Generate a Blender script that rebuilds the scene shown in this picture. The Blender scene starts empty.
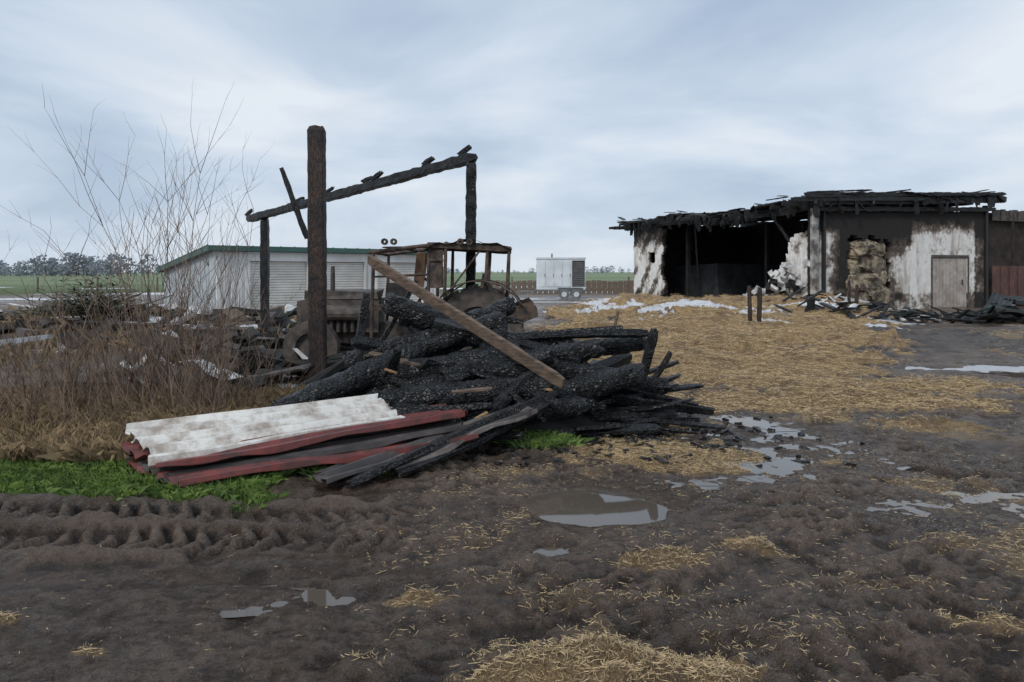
import bpy, math, random
import numpy as np
from mathutils import Vector, Matrix
random.seed(7); rng=np.random.default_rng(7)
S=bpy.context.scene
S.view_settings.view_transform='Standard'; S.view_settings.look='None'; S.view_settings.exposure=0

# ---------------------------------------------------------------- noise
def vn(x,y,seed=0):
    x=np.asarray(x,dtype=np.float64); y=np.asarray(y,dtype=np.float64)
    xi=np.floor(x).astype(np.int64); yi=np.floor(y).astype(np.int64)
    fx=x-xi; fy=y-yi
    fx=fx*fx*(3-2*fx); fy=fy*fy*(3-2*fy)
    def h(a,b):
        v=(a*374761393+b*668265263+seed*144269504)&0xffffffff
        v=((v^(v>>13))*1274126177)&0xffffffff
        v=v^(v>>16)
        return v/4294967295.0
    return (h(xi,yi)*(1-fx)+h(xi+1,yi)*fx)*(1-fy)+(h(xi,yi+1)*(1-fx)+h(xi+1,yi+1)*fx)*fy
def fbm(x,y,seed=0,o=4):
    a=0.5; s=0; t=0
    for i in range(o):
        # rotate each octave so the lattice never lines up
        c,sn=math.cos(i*1.1+.4),math.sin(i*1.1+.4)
        s=s+a*vn((x*c-y*sn)*2**i+i*17.3,(x*sn+y*c)*2**i-i*9.1,seed+i); t+=a; a*=.5
    return s/t
def sst(a,b,x):
    t=np.clip((x-a)/(b-a),0,1); return t*t*(3-2*t)

# ---------------------------------------------------------------- terrain
RUTS=[([(-9,5.75),(-4.5,5.3),(-2,5.12),(-1.0,5.15),(-.5,5.35)],.17,.045,1.),
      ([(-9,5.1),(-4.5,4.78),(-2,4.66),(-1.0,4.72),(-.4,4.95)],.16,.045,.7),
      ([(-9,4.2),(-3,4.1),(-.9,4.35),(.7,4.6),(2,5.5),(3.6,7.6),(6,11),(9,15)],.18,.03,0),
      ([(-.6,3.4),(1.0,3.9),(2.6,4.9),(4.2,6.8),(6,9)],.16,.022,0),
      ([(-1.4,5.6),(-.4,5.9),(1,6.15),(2.2,7.0),(3.2,8.4),(4.6,11)],.14,.03,0)]
PONDS=[(0.60,5.42,.52,.40,-.03,0),(2.45,7.1,.9,.8,-.024,1),(3.5,5.3,.9,.4,-.026,1),(1.25,5.95,.5,.22,-.028,1),
       (.24,4.58,.11,.08,-.035,0),(8.3,12.3,1.2,.5,-.03,1),(-1.3,3.9,.5,.14,-.034,1),
       (3.2,8.8,.8,.6,-.022,1),(2.9,7.9,.6,.55,-.024,1),(2.0,6.4,.6,.4,-.026,1)]
STRAW=[(1.35,6.95,.95,.65,1.25),(.35,3.12,.62,.20,1.25),(.85,4.35,.40,.16,.6),(-.45,3.8,.22,.1,.6),(1.5,4.5,.25,.12,.7),
       (4.6,8.2,.7,.4,1.),(2.4,3.6,.35,.2,.5),(-1.9,3.3,.15,.07,.8),(4.9,9.9,1.5,.9,1.),(-2.45,3.6,.10,.07,.9),(.1,6.2,.45,.12,.5),
       (2.9,6.6,.3,.15,.6),(.4,3.9,.6,.2,.36),(1.3,3.5,.6,.25,.32),(3.1,4.6,.6,.25,.42),(2.0,4.0,.5,.2,.36),(.9,4.8,.5,.12,.3),(3.2,9.6,1.2,.6,1.),(6.5,11,1.6,.9,.9)]
SNOW=[(6.3,26.0,2.9,1.4),(4.0,28,2.2,2.2),(10.3,26.3,2.1,1.1),(8.7,24.2,1.6,.7),(8.7,13.0,1.5,.42),(-4.2,12.6,1.4,.9),(-3.1,10.9,.5,.45),(-9,17,2,1.3),(-13,22,4,1.5),(-6,22,2,1),(9.3,27,1.2,.5),(5.8,35,4,1.0),(7.5,21.5,.7,.3),(-3.8,16,1.2,.8),(4.4,22.5,1.3,.6),(12.3,24.3,1.3,.4),(3.6,31,1.8,1.8),(11,22,.8,.3)]
def ell(x,y,c):
    return np.sqrt(((x-c[0])/c[2])**2+((y-c[1])/c[3])**2)
def masks(x,y):
    n=fbm(x*1.3,y*1.3,11,4)-.5; n2=fbm(x*5,y*5,12,3)-.5
    straw=np.zeros_like(x)
    for c in STRAW:
        straw=np.maximum(straw,c[4]*sst(1.25,.35,ell(x,y,c)+n*1.1+n2*1.3))
    f=np.minimum(np.minimum(x-(.05*y+.5),(.50*y-x)*1.0),np.minimum((y-8.8)*.7,34-y))+n*3.2+n2*1.5
    field=sst(-.5,1.2,f)*(.64+.5*sst(10,17,y))
    pat=fbm(x*.45,y*.45,33,4)-.5
    straw=np.maximum(straw,field*np.clip(1+n*1.9+n2*1.6+pat*1.8,.15,1.2))
    sc=sst(.56,.78,fbm(x*.9,y*.9,31,3)+.5*n2)*.42*sst(40,20,y)*sst(-2.5,.5,x)
    straw=np.maximum(straw,sc)
    snow=np.zeros_like(x)
    for c in SNOW:
        snow=np.maximum(snow,sst(1.15,.6,ell(x,y,c)+n*1.4+n2*1.4))
    fs=sst(.58,.64,fbm(x/9,y/3,44,4))*sst(30,45,y)*sst(100,75,y)
    snow=np.maximum(snow,fs)
    g=np.minimum(np.minimum(y-5.5,9-y),(-1.6-x-.25*(y-5.5)))+n*1.0
    grass=sst(-.12,.22,g)
    grass=np.maximum(grass,sst(1.2,.6,ell(x,y,(.3,7.3,.5,.3))+n))
    grass=np.maximum(grass,.7*sst(1.2,.6,ell(x,y,(-1.3,6.3,.5,.25))+n))
    far=sst(38,70,y)+sst(25,60,np.abs(x))
    grass=np.maximum(grass,np.clip(far,0,1)*(.55+.45*sst(90,120,y)))
    wet=sst(.40,.56,fbm(x*.8+3,y*1.1,21,4)+.15*n2)
    for p in PONDS: wet=np.maximum(wet,sst(1.9,.8,ell(x,y,p)))
    wet=wet*(1-grass)*(1-np.clip(straw,0,1)*.8)
    ash=sst(1.25,.5,ell(x,y,(.1,8.6,2.8,2.0))+n)
    ash=np.maximum(ash,.8*sst(1.2,.5,ell(x,y,(12,19,3.5,5))+n))
    ash=np.maximum(ash,.8*sst(1.2,.5,ell(x,y,(-6,18,9,5))+n))
    return np.clip(straw,0,1.2)*(1-snow*.9),snow,grass,np.clip(wet,0,1),ash
def dpoly(x,y,pts):
    best=np.full(x.shape,1e9); al=np.zeros(x.shape); side=np.zeros(x.shape); acc=0
    for (ax,ay),(bx,by) in zip(pts[:-1],pts[1:]):
        dx,dy=bx-ax,by-ay; L=math.hypot(dx,dy)
        t=np.clip(((x-ax)*dx+(y-ay)*dy)/L**2,0,1)
        d=np.hypot(x-ax-t*dx,y-ay-t*dy)
        m=d<best
        al=np.where(m,acc+t*L,al); side=np.where(m,((x-ax)*dy-(y-ay)*dx)/L,side); best=np.where(m,d,best); acc+=L
    return best,al,side
def H(x,y,mk=None):
    x=np.asarray(x,dtype=np.float64); y=np.asarray(y,dtype=np.float64)
    if mk is None: mk=masks(x,y)
    straw,snow,grass,wet,ash=mk
    d=np.hypot(x,y); near=1/(1+(d/22)**2)
    z=.09*(fbm(x/1.5,y/1.5,1,3)-.5)
    rough=sst(.35,.65,fbm(x*.7,y*.7,5,3))
    cl=fbm(x*4.5,y*4.5,2,4)-.5
    cl2=np.abs(fbm(x*8,y*8,3,3)-.5)*2
    cr=fbm(x*13,y*13,6,3)-.5
    lump=sst(.5,.75,fbm(x*6.5,y*6.5,4,2))
    amp=(.45+.95*rough)*(1-.7*grass)*(1-.35*np.clip(wet,0,1))
    z=z+amp*(.08*cl+.035*(cl2-.3)+.03*lump+.085*cr)
    cx=vn(x*3.1+.6*y,y*3.1-.6*x,71)
    z=z-.04*sst(.70,.80,cx)*(1-grass)
    for pts,w,dep,tread in RUTS:
        dd,al,sd=dpoly(x,y,pts)
        wob=.03*(fbm(x*2,y*2,63,2)-.5)
        inside=sst(w*1.25,w*.85,dd+wob)
        bank=np.exp(-((dd+wob-w*1.6)/(w*.4))**2)
        if tread:
            endf=sst(-.3,-1.3,x)
            ph=np.sin((al+.6*np.abs(sd)+.02*fbm(x*3,y*3,64,2))*2*np.pi/.15)
            z=z*(1-.7*inside)+endf*(inside*(-dep+tread*.08*sst(-.1,.35,ph)*(.4+1.0*sst(.3,.65,fbm(x*3,y*3,62,2)))+.04*cr)+bank*.09*(fbm(x*6,y*6,8,3))*tread)
        else:
            fade=1-.85*sst(.35,.6,fbm(x*.6,y*.6,61,2))
            z=z*(1-.4*inside*fade)+fade*(inside*(-dep)+bank*.05*(fbm(x*5,y*5,9,3)-.15))
    n=fbm(x*2.5,y*2.5,13,3)-.5
    for (px,py,rx,ry,lv,kind) in PONDS:
        if kind==0:
            e=ell(x,y,(px,py,rx,ry))+n*.45
            r=sst(2.1,1.15,e); z=z*(1-r)+r*(lv+.008+.22*np.maximum(z-lv,0))
            m=sst(1.10,.95,e)
            z=z*(1-m)+(lv-.03)*m
        else:
            e=ell(x,y,(px,py,rx,ry))+n*.5
            m=sst(1.6,.7,e)
            t=lv+.004+.075*(fbm(x*3.6,y*3.6,15,4)-.5)+.025*cr
            z=z*(1-m)+t*m
    z=z*near
    s=np.clip(straw,0,1)
    z=z+s*sst(14,3,d)*(.008+.04*fbm(x*6,y*6,18,3))
    mound=sst(17,27,y)*sst(36,31,y)*sst(0,4,x-.03*y)*sst(-1,3,.5*y-x)
    z=z+mound*(.05+.85*fbm(x/2.2,y/2.2,19,3))
    z=z+sst(11,16,y)*sst(45,30,y)*np.clip(straw,0,1)*.50*(fbm(x*1.3,y*1.3,20,4)-.2)
    z=z+sst(1.1,.2,ell(x,y,(.35,3.1,.65,.25)))*.08
    z=z+sst(1.2,.3,ell(x,y,(-15,22,9,5)))*(.5*fbm(x/1.5,y/1.5,24,3))
    return z
def hz(x,y): return float(H(np.array([float(x)]),np.array([float(y)]))[0])

def axis_x():
    pos=list(np.arange(0,3.8,.025))
    while pos[-1]<18: pos.append(pos[-1]+max(.025,.009*pos[-1]))
    s=.17
    while pos[-1]<4000: pos.append(pos[-1]+s); s*=1.14
    a=np.array(pos); return np.concatenate([-a[:0:-1],a])
def axis_y():
    pos=list(np.arange(2.7,7,.020))
    while pos[-1]<40: pos.append(pos[-1]+.006*pos[-1])
    s=.27
    while pos[-1]<5000: pos.append(pos[-1]+s); s*=1.12
    b=[2.7]; s=.1
    while b[-1]>-60: b.append(b[-1]-s); s*=1.3
    return np.array(b[:0:-1]+pos)
X,Y=np.meshgrid(axis_x(),axis_y()); ny,nx=X.shape
mk=masks(X,Y); Z=H(X,Y,mk)
me=bpy.data.meshes.new('ground')
n=nx*ny; co=np.stack([X.ravel(),Y.ravel(),Z.ravel()],1).astype(np.float32)
i=np.arange(n).reshape(ny,nx)
q=np.stack([i[:-1,:-1].ravel(),i[:-1,1:].ravel(),i[1:,1:].ravel(),i[1:,:-1].ravel()],1).astype(np.int32)
me.vertices.add(n); me.vertices.foreach_set('co',co.ravel())
me.loops.add(q.size); me.loops.foreach_set('vertex_index',q.ravel())
me.polygons.add(len(q)); me.polygons.foreach_set('loop_start',np.arange(0,q.size,4,dtype=np.int32)); 
me.polygons.foreach_set('use_smooth',np.ones(len(q),dtype=bool))
me.update(calc_edges=True)
# relative height: relief shading painted into the mud, hollows dark, crumb tops pale
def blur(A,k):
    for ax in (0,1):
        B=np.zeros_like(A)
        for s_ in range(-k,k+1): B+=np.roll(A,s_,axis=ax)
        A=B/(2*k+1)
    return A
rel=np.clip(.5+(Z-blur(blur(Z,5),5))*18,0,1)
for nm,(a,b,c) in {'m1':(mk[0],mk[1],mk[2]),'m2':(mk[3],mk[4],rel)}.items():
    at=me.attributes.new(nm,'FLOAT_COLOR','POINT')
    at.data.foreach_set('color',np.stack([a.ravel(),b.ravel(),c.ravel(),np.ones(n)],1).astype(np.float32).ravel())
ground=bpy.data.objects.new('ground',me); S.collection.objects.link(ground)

# ---------------------------------------------------------------- material helpers
class NT:
    def __init__(s,name):
        s.m=bpy.data.materials.new(name); s.m.use_nodes=True; s.t=s.m.node_tree; s.b=s.t.nodes['Principled BSDF']
        s.tc=s.t.nodes.new('ShaderNodeTexCoord')
    def n(s,k,**kw):
        o=s.t.nodes.new('ShaderNode'+k)
        for a,b in kw.items(): setattr(o,a,b)
        return o
    def l(s,a,b): s.t.links.new(a,b)
    def noise(s,sc,det=6,ro=.6,vec=None,scale3=None):
        o=s.n('TexNoise'); o.inputs['Scale'].default_value=sc; o.inputs['Detail'].default_value=det; o.inputs['Roughness'].default_value=ro
        v=vec or s.tc.outputs['Object']
        if scale3:
            mp=s.n('Mapping'); mp.inputs['Scale'].default_value=scale3; s.l(v,mp.inputs[0]); v=mp.outputs[0]
        s.l(v,o.inputs['Vector']); return o.outputs['Fac']
    def ramp(s,f,*st):
        o=s.n('ValToRGB'); e=o.color_ramp.elements
        while len(e)<len(st): e.new(.5)
        for k,(p,c) in enumerate(st):
            e[k].position=p
            e[k].color=(c,c,c,1) if isinstance(c,(int,float)) else (*c,1)
        s.l(f,o.inputs[0]); return o.outputs[0]
    def mix(s,f,a,b,mode='MIX'):
        o=s.n('Mix',data_type='RGBA',blend_type=mode)
        for k,v in ((0,f),(6,a),(7,b)):
            if isinstance(v,(int,float)): o.inputs[k].default_value=v if k==0 else (v,v,v,1)
            elif isinstance(v,tuple): o.inputs[k].default_value=(*v,1)
            else: s.l(v,o.inputs[k])
        return o.outputs[2]
    def math(s,op,a,b=0,clamp=False):
        o=s.n('Math',operation=op,use_clamp=clamp)
        for k,v in ((0,a),(1,b)):
            if isinstance(v,(int,float)): o.inputs[k].default_value=v
            else: s.l(v,o.inputs[k])
        return o.outputs[0]
    def bump(s,h,st,dist,prev=None):
        o=s.n('Bump'); o.inputs['Strength'].default_value=st; o.inputs['Distance'].default_value=dist
        s.l(h,o.inputs['Height'])
        if prev: s.l(prev,o.inputs['Normal'])
        return o.outputs[0]
    def out(s,col,rough=.7,norm=None,metal=0,spec=None):
        for k,v in (('Base Color',col),('Roughness',rough),('Metallic',metal)):
            if isinstance(v,(int,float)): s.b.inputs[k].default_value=v
            elif isinstance(v,tuple): s.b.inputs[k].default_value=(*v,1)
            else: s.l(v,s.b.inputs[k])
        if norm: s.l(norm,s.b.inputs['Normal'])
        if spec is not None: s.b.inputs['Specular IOR Level'].default_value=spec
        return s.m
# ground material
g=NT('muddy_ground')
a1=g.n('Attribute',attribute_name='m1'); a2=g.n('Attribute',attribute_name='m2')
s1=g.n('SeparateColor'); s2=g.n('SeparateColor'); g.l(a1.outputs['Color'],s1.inputs[0]); g.l(a2.outputs['Color'],s2.inputs[0])
nb=g.noise(1.1,5,.65); nf=g.noise(15,6,.72); nff=g.noise(60,4,.7)
mud=g.ramp(nb,(.3,(.115,.076,.053)),(.5,(.195,.135,.097)),(.7,(.30,.225,.17)))
mud=g.mix(g.ramp(nf,(.40,0),(.54,1)),g.mix(.72,mud,(.038,.025,.018)),mud)
mud=g.mix(g.ramp(s2.outputs[2],(.18,.78),(.48,0)),mud,(.032,.021,.015))  # shade painted into the hollows by relative height
mud=g.mix(g.ramp(s2.outputs[2],(.55,0),(.95,.35)),mud,(.33,.245,.18))  # raised crumbs painted lighter, the bright half of the relief shading
mud=g.mix(g.ramp(nff,(.58,0),(.68,.55)),mud,(.36,.25,.15))
mud=g.mix(g.math('MULTIPLY',s2.outputs[0],.30),mud,(.080,.057,.043))
mud=g.mix(g.math('MULTIPLY',s2.outputs[1],.7),mud,(.030,.025,.021))
gn=g.noise(9,4,.7)
gc=g.mix(g.ramp(gn,(.35,0),(.65,1)),(.05,.065,.02),(.10,.15,.035))
far=g.noise(1,4,.6,scale3=(.004,.03,1))
fc=g.ramp(far,(.35,(.17,.19,.11)),(.5,(.15,.22,.095)),(.65,(.21,.22,.14)))
sp=g.n('SeparateXYZ'); g.l(g.tc.outputs['Object'],sp.inputs[0])
fd=g.n('MapRange'); fd.inputs['From Min'].default_value=60; fd.inputs['From Max'].default_value=110; g.l(sp.outputs[1],fd.inputs[0])
gc=g.mix(fd.outputs[0],gc,fc)
gf=g.math('SUBTRACT',g.math('MULTIPLY',s1.outputs[2],1.7),gn,True)
gf=g.ramp(gf,(.1,0),(.35,1))
col=g.mix(gf,mud,gc)
st=g.noise(38,5,.85); st2=g.noise(2.2,5,.65)
sc=g.ramp(st,(.36,(.14,.082,.034)),(.5,(.46,.30,.135)),(.64,(.76,.58,.33)))
sc=g.mix(g.ramp(st2,(.38,.8),(.58,0)),sc,(.18,.11,.058))
sf=g.math('SUBTRACT',g.math('MULTIPLY',s1.outputs[0],1.6),g.math('ADD',g.math('MULTIPLY',nf,.7),g.math('MULTIPLY',nff,.35)),True)
sf=g.ramp(sf,(.0,0),(.3,1))
col=g.mix(sf,col,sc)
wf=g.math('SUBTRACT',g.math('MULTIPLY',s1.outputs[1],1.7),g.noise(3,5,.7),True)
wf=g.ramp(wf,(.1,0),(.2,1))
col=g.mix(wf,col,(.76,.78,.81))
ro=g.mix(s2.outputs[0],g.ramp(nf,(.3,.42),(.7,.7)),g.ramp(nf,(.38,.06),(.66,.30)))
ro=g.mix(sf,ro,.85); ro=g.mix(gf,ro,.85); ro=g.mix(wf,ro,.8)
bp=g.bump(nf,1.0,.045); bp=g.bump(nff,.8,.016,bp)
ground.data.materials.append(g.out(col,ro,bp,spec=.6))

def char_mat(name,dark=(.006,.006,.0065),lite=(.045,.047,.052),ro=(.25,.55),sc=30,brown=0,s3=(.7,1,1.2),bs=.8):
    m=NT(name)
    vo=m.n('TexVoronoi',feature='DISTANCE_TO_EDGE'); vo.inputs['Scale'].default_value=sc
    mp=m.n('Mapping'); mp.inputs['Scale'].default_value=s3; m.l(m.tc.outputs['Object'],mp.inputs[0]); m.l(mp.outputs[0],vo.inputs['Vector'])
    ck=m.ramp(vo.outputs['Distance'],(0,0),(.14,1))
    a=m.noise(6,5,.7); b=m.noise(50,3,.6)
    c=m.mix(m.ramp(a,(.45,0),(.75,1)),dark,lite)
    if brown: c=m.mix(m.ramp(m.noise(3,5,.6),(.45,0),(.65,brown)),c,(.095,.055,.038))
    c=m.mix(m.ramp(ck,(0,.75),(1,0)),c,(.002,.002,.002))
    bm=m.bump(ck,bs,.018); bm=m.bump(b,.5,.01,bm)
    return m.out(c,m.ramp(a,(.3,ro[0]),(.7,ro[1])),bm)
CH=char_mat('charred_wood'); CHB=char_mat('charred_wood_brown',(.022,.015,.013),(.055,.038,.032),brown=.7,sc=30,s3=(1,1,.25),bs=.35,ro=(.6,.85))
def simple(name,c1,c2,sc=6,ro=.7,b=.3,bd=.01,s3=None,metal=0,lo=.35,hi=.65):
    m=NT(name); f=m.noise(sc,4,.65,scale3=s3)
    return m.out(m.mix(m.ramp(f,(lo,0),(hi,1)),c1,c2),ro,m.bump(m.noise(sc*6,4,.6,scale3=s3),b,bd) if b else None,metal)
PLANK=simple('weathered_plank',(.06,.043,.033),(.20,.14,.10),3,.75,s3=(1,4,12))
RAW=simple('raw_split_wood',(.25,.14,.06),(.45,.28,.13),8)
RUST=simple('rusted_steel',(.030,.024,.021),(.15,.10,.07),9,.75,lo=.38,hi=.7)
SOOTM=simple('sooty_steel',(.03,.028,.027),(.12,.095,.08),6,.65)
BLK=simple('soot_black',(.008,.008,.008),(.03,.029,.028),3,.9)
TWIG=simple('twig_bark',(.11,.072,.05),(.27,.19,.14),4,.8,b=0)
STR=simple('straw_strands',(.20,.125,.055),(.70,.53,.30),40,.75,b=0)
DRY=simple('dry_grass',(.13,.085,.045),(.36,.265,.145),5,.8,b=0)
GRS=simple('grass_blades',(.055,.10,.02),(.16,.25,.05),5,.6,b=0)
CON=simple('conifer_needles',(.045,.045,.028),(.11,.115,.065),5,.7,b=0)
GAL=simple('grey_slab',(.3,.3,.3),(.68,.68,.68),3,.8)
def paint(name,c,rust=(.1,.05,.03),dirt=.5,ro=.5,sc=3,s3=None,lo=.42):
    m=NT(name); f=m.noise(sc,6,.7,scale3=s3); f2=m.noise(1.1,4,.6)
    cc=m.mix(m.ramp(f,(lo,dirt),(lo+.2,0)),c,rust); cc=m.mix(m.ramp(f2,(.35,.35),(.6,0)),cc,tuple(v*.45 for v in c))
    return m.out(cc,ro,m.bump(m.noise(40,3,.6),.15,.004))
WSH=paint('dirty_white_sheet',(.76,.74,.69),(.27,.20,.15),.85,.5,4,lo=.36)
RSH=paint('red_sheet',(.22,.045,.038),(.06,.03,.027),.85,.45,6)
DSH=paint('dark_sheet',(.085,.07,.067),(.02,.018,.016),.8,.5)
GRN=paint('green_sheet',(.020,.032,.028),(.02,.02,.02),.8,.5)

# ---------------------------------------------------------------- mesh builder
class MB:
    def __init__(s): s.v=[]; s.f=[]; s.m=[]; s.c=[]
    def add(s,vs,fs,mi=0,c=0.0):
        o=len(s.v); s.v.extend([tuple(v) for v in vs]); s.c.extend([c]*len(vs) if not hasattr(c,'__len__') else list(c))
        for f in fs: s.f.append(tuple(k+o for k in f)); s.m.append(mi)
    def box(s,c,sz,R=None,mi=0,j=0,c_=0):
        R=R or Matrix.Identity(3); vs=[]
        for dz in(-1,1):
            for dx,dy in((-1,-1),(1,-1),(1,1),(-1,1)):
                v=Vector((dx*sz[0]/2,dy*sz[1]/2,dz*sz[2]/2))
                if j: v+=Vector([random.uniform(-j,j) for _ in range(3)])
                vs.append(Vector(c)+R@v)
        s.add(vs,[(3,2,1,0),(4,5,6,7),(0,1,5,4),(1,2,6,5),(2,3,7,6),(3,0,4,7)],mi,c_)
    def beam(s,p0,p1,w,h=None,mi=0,j=.12,seg=None,rnd=False,bend=0,taper=1,roll=0,up=None,n=None):
        h=h or w; p0=Vector(p0); p1=Vector(p1); d=p1-p0; L=d.length; d.normalize()
        up=Vector(up) if up else (Vector((0,0,1)) if abs(d.z)<.9 else Vector((0,1,0)))
        a=d.cross(up).normalized(); b=a.cross(d).normalized()
        if roll: M=Matrix.Rotation(roll,3,d); a=M@a; b=M@b
        seg=seg or max(2,int(L/.12)); 
        if rnd: n=n or 12; prof=[(math.cos(2*math.pi*k/n)/2,math.sin(2*math.pi*k/n)/2) for k in range(n)]
        else: e=.42; prof=[(-.5,-e),(-e,-.5),(0,-.5),(e,-.5),(.5,-e),(.5,0),(.5,e),(e,.5),(0,.5),(-e,.5),(-.5,e),(-.5,0)]
        n=len(prof); vs=[]; bx,bz=random.uniform(-1,1)*bend,random.uniform(-1,1)*bend
        ph=[random.uniform(0,6) for _ in range(4)]
        for i in range(seg+1):
            t=i/seg; c=p0+d*L*t+(a*bx+b*bz)*math.sin(math.pi*t)
            sc=1+(taper-1)*t
            sc*=1+j*.8*math.sin(t*L*4+ph[0])*math.sin(t*L*7+ph[1])
            if i in(0,seg): sc*=.8
            for k,(x,y) in enumerate(prof):
                r=sc*(1+random.uniform(-j,j)*.6)
                q=c+a*x*w*r+b*y*h*r
                if i in (0,seg): q+=d*random.uniform(-.5,.5)*w*j*3
                vs.append(q)
        fs=[(i*n+k,i*n+(k+1)%n,(i+1)*n+(k+1)%n,(i+1)*n+k) for i in range(seg) for k in range(n)]
        fs+= [tuple(range(n-1,-1,-1)),tuple(seg*n+k for k in range(n))]
        s.add(vs,fs,mi)
    def rod(s,p0,p1,w,h=None,mi=0): s.beam(p0,p1,w,h,mi,j=0,seg=1)
    def cyl(s,c,ax,r,w,mi=0,n=24,ri=0):
        ax=Vector(ax).normalized(); c=Vector(c); up=Vector((0,0,1)) if abs(ax.z)<.9 else Vector((1,0,0))
        a=ax.cross(up).normalized(); b=ax.cross(a)
        vs=[]
        for sx in(-.5,.5):
            for rr in (r,ri):
                for k in range(n):
                    t=2*math.pi*k/n; vs.append(c+ax*w*sx+(a*math.cos(t)+b*math.sin(t))*rr)
        fs=[]
        for k in range(n):
            l=(k+1)%n
            fs.append((k,l,2*n+l,2*n+k)); fs.append((k,n+k,n+l,l)); fs.append((2*n+k,2*n+l,3*n+l,3*n+k)); fs.append((n+k,3*n+k,3*n+l,n+l))
        s.add(vs,fs,mi)
def flush(name,mb,mats,parent=None,smooth=False,attr=None):
    me=bpy.data.meshes.new(name); me.from_pydata(mb.v,[],mb.f)
    for m in mats: me.materials.append(m)
    me.polygons.foreach_set('material_index',mb.m)
    if smooth: me.polygons.foreach_set('use_smooth',[True]*len(mb.f))
    if attr:
        a=me.attributes.new(attr,'FLOAT','POINT'); a.data.foreach_set('value',mb.c)
    me.update(); o=bpy.data.objects.new(name,me); S.collection.objects.link(o)
    if parent: o.parent=parent; o.matrix_parent_inverse=Matrix.Translation(-parent.location)
    return o
def empty(name,loc):
    e=bpy.data.objects.new(name,None); e.location=loc; e.empty_display_size=.3; S.collection.objects.link(e); return e
def quads(name,V,F,mat):
    me=bpy.data.meshes.new(name); nv=len(V); k=F.shape[1]
    me.vertices.add(nv); me.vertices.foreach_set('co',V.astype(np.float32).ravel())
    me.loops.add(F.size); me.loops.foreach_set('vertex_index',F.astype(np.int32).ravel())
    me.polygons.add(len(F)); me.polygons.foreach_set('loop_start',np.arange(0,F.size,k,dtype=np.int32)); me.update(calc_edges=True)
    me.materials.append(mat); o=bpy.data.objects.new(name,me); S.collection.objects.link(o); return o

# ---------------------------------------------------------------- puddles
W=NT('puddle_water'); wm=W.out((.10,.082,.066),.03,W.bump(W.noise(3,2,.5),.02,.01)); W.b.inputs['IOR'].default_value=1.33; W.b.inputs['Specular IOR Level'].default_value=1.0
for (px,py,rx,ry,lv,k) in PONDS:
    mb=MB(); nn=40; sc=1.35
    dd=1/(1+(math.hypot(px,py)/22)**2)
    vs=[(px,py,lv*dd)]+[(px+rx*sc*math.cos(t*2*math.pi/nn)*(1+.1*math.sin(t*3)),py+ry*sc*math.sin(t*2*math.pi/nn)*(1+.1*math.cos(t*2)),lv*dd) for t in range(nn)]
    mb.add(vs,[(0,1+t,1+(t+1)%nn) for t in range(nn)]); flush('puddle',mb,[wm])

# ---------------------------------------------------------------- strands
def sample(N,x0,x1,y0,y1,idx,thr=0,power=1):
    x=rng.uniform(x0,x1,N); y=rng.uniform(y0,y1,N); k=np.abs(x)<.75*y+.5; x,y=x[k],y[k]; m=masks(x,y)
    p=np.clip(m[idx],0,1)**power; k=rng.random(len(x))<p; k&=p>thr
    return x[k],y[k]
def strands(x,y,lmin,lmax,w,lift):
    n=len(x); z=H(x,y)+rng.uniform(.001,lift,n); a=rng.uniform(0,2*np.pi,n)+0; L=rng.uniform(lmin,lmax,n)*rng.uniform(.5,1,n); e=rng.normal(0,.18,n); b=a+rng.normal(0,.5,n)
    px,py=-np.sin(a)*w/2,np.cos(a)*w/2; pz=rng.uniform(-1,1,n)*w*.5
    d0=np.stack([np.cos(a)*L/2,np.sin(a)*L/2,e*L/2],1); d1=np.stack([np.cos(b)*L/2,np.sin(b)*L/2,-np.abs(e)*L/2],1)
    P=np.stack([x,y,z],1); Q=np.stack([px,py,pz],1)
    V=np.stack([P-d0-Q*.6,P-Q,P+Q,P-d0+Q*.6,P-Q,P+d1-Q*.6,P+d1+Q*.6,P+Q],1).reshape(-1,3)
    return V
Vs=[]
x,y=sample(240000,-3,4.5,2.9,8.5,0,.10,1.7); Vs.append(strands(x,y,.02,.09,.0027,.026))
x,y=sample(55000,0.5,8,8.5,14,0,.15,1.3); Vs.append(strands(x,y,.06,.16,.0055,.035))
x,y=sample(45000,0.5,16,14,33,0,.25,1.2); Vs.append(strands(x,y,.12,.28,.011,.05))
x=rng.uniform(-3,6,16000); y=rng.uniform(2.8,9,16000); k=(fbm(x*1.5,y*1.5,91,3)>.45)&(rng.random(16000)<sst(-2,1.5,x)*.9+.12)
Vs.append(strands(x[k],y[k],.01,.06,.0028,.006))
V=np.concatenate(Vs); quads('scattered_straw',V,np.arange(len(V)).reshape(-1,4),STR)
def blades(x,y,hmin,hmax,w,lean,name,mat):
    n=len(x); z=H(x,y)-.01; a=rng.uniform(0,2*np.pi,n); h=rng.uniform(hmin,hmax,n); l=np.clip(rng.normal(0,lean,n),-1.4,1.4)*h; b=rng.uniform(0,2*np.pi,n)
    px,py=np.cos(a)*w/2,np.sin(a)*w/2; lx,ly=np.cos(b)*l,np.sin(b)*l
    V=np.stack([np.stack([x-px,y-py,z],1),np.stack([x+px,y+py,z],1),np.stack([x+lx*.4+px*.7,y+ly*.4+py*.7,z+h*.6],1),np.stack([x+lx,y+ly,z+h*np.clip(1-np.abs(l/h)*.3,.3,1)],1)],1).reshape(-1,3)
    quads(name,V,np.arange(len(V)).reshape(-1,4),mat)
x,y=sample(130000,-7,1,5.2,8.2,2,.3,1); blades(x,y,.03,.12,.006,.8,'green_grass',GRS)
x=rng.uniform(-7.5,-2.4,46000); y=rng.uniform(6.5,9.8,46000); k=((x<-3.0)|(y>8.2))&(np.abs(x)<.75*y+.5); k&=fbm(x*1.5,y*1.5,51)>.28
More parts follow.
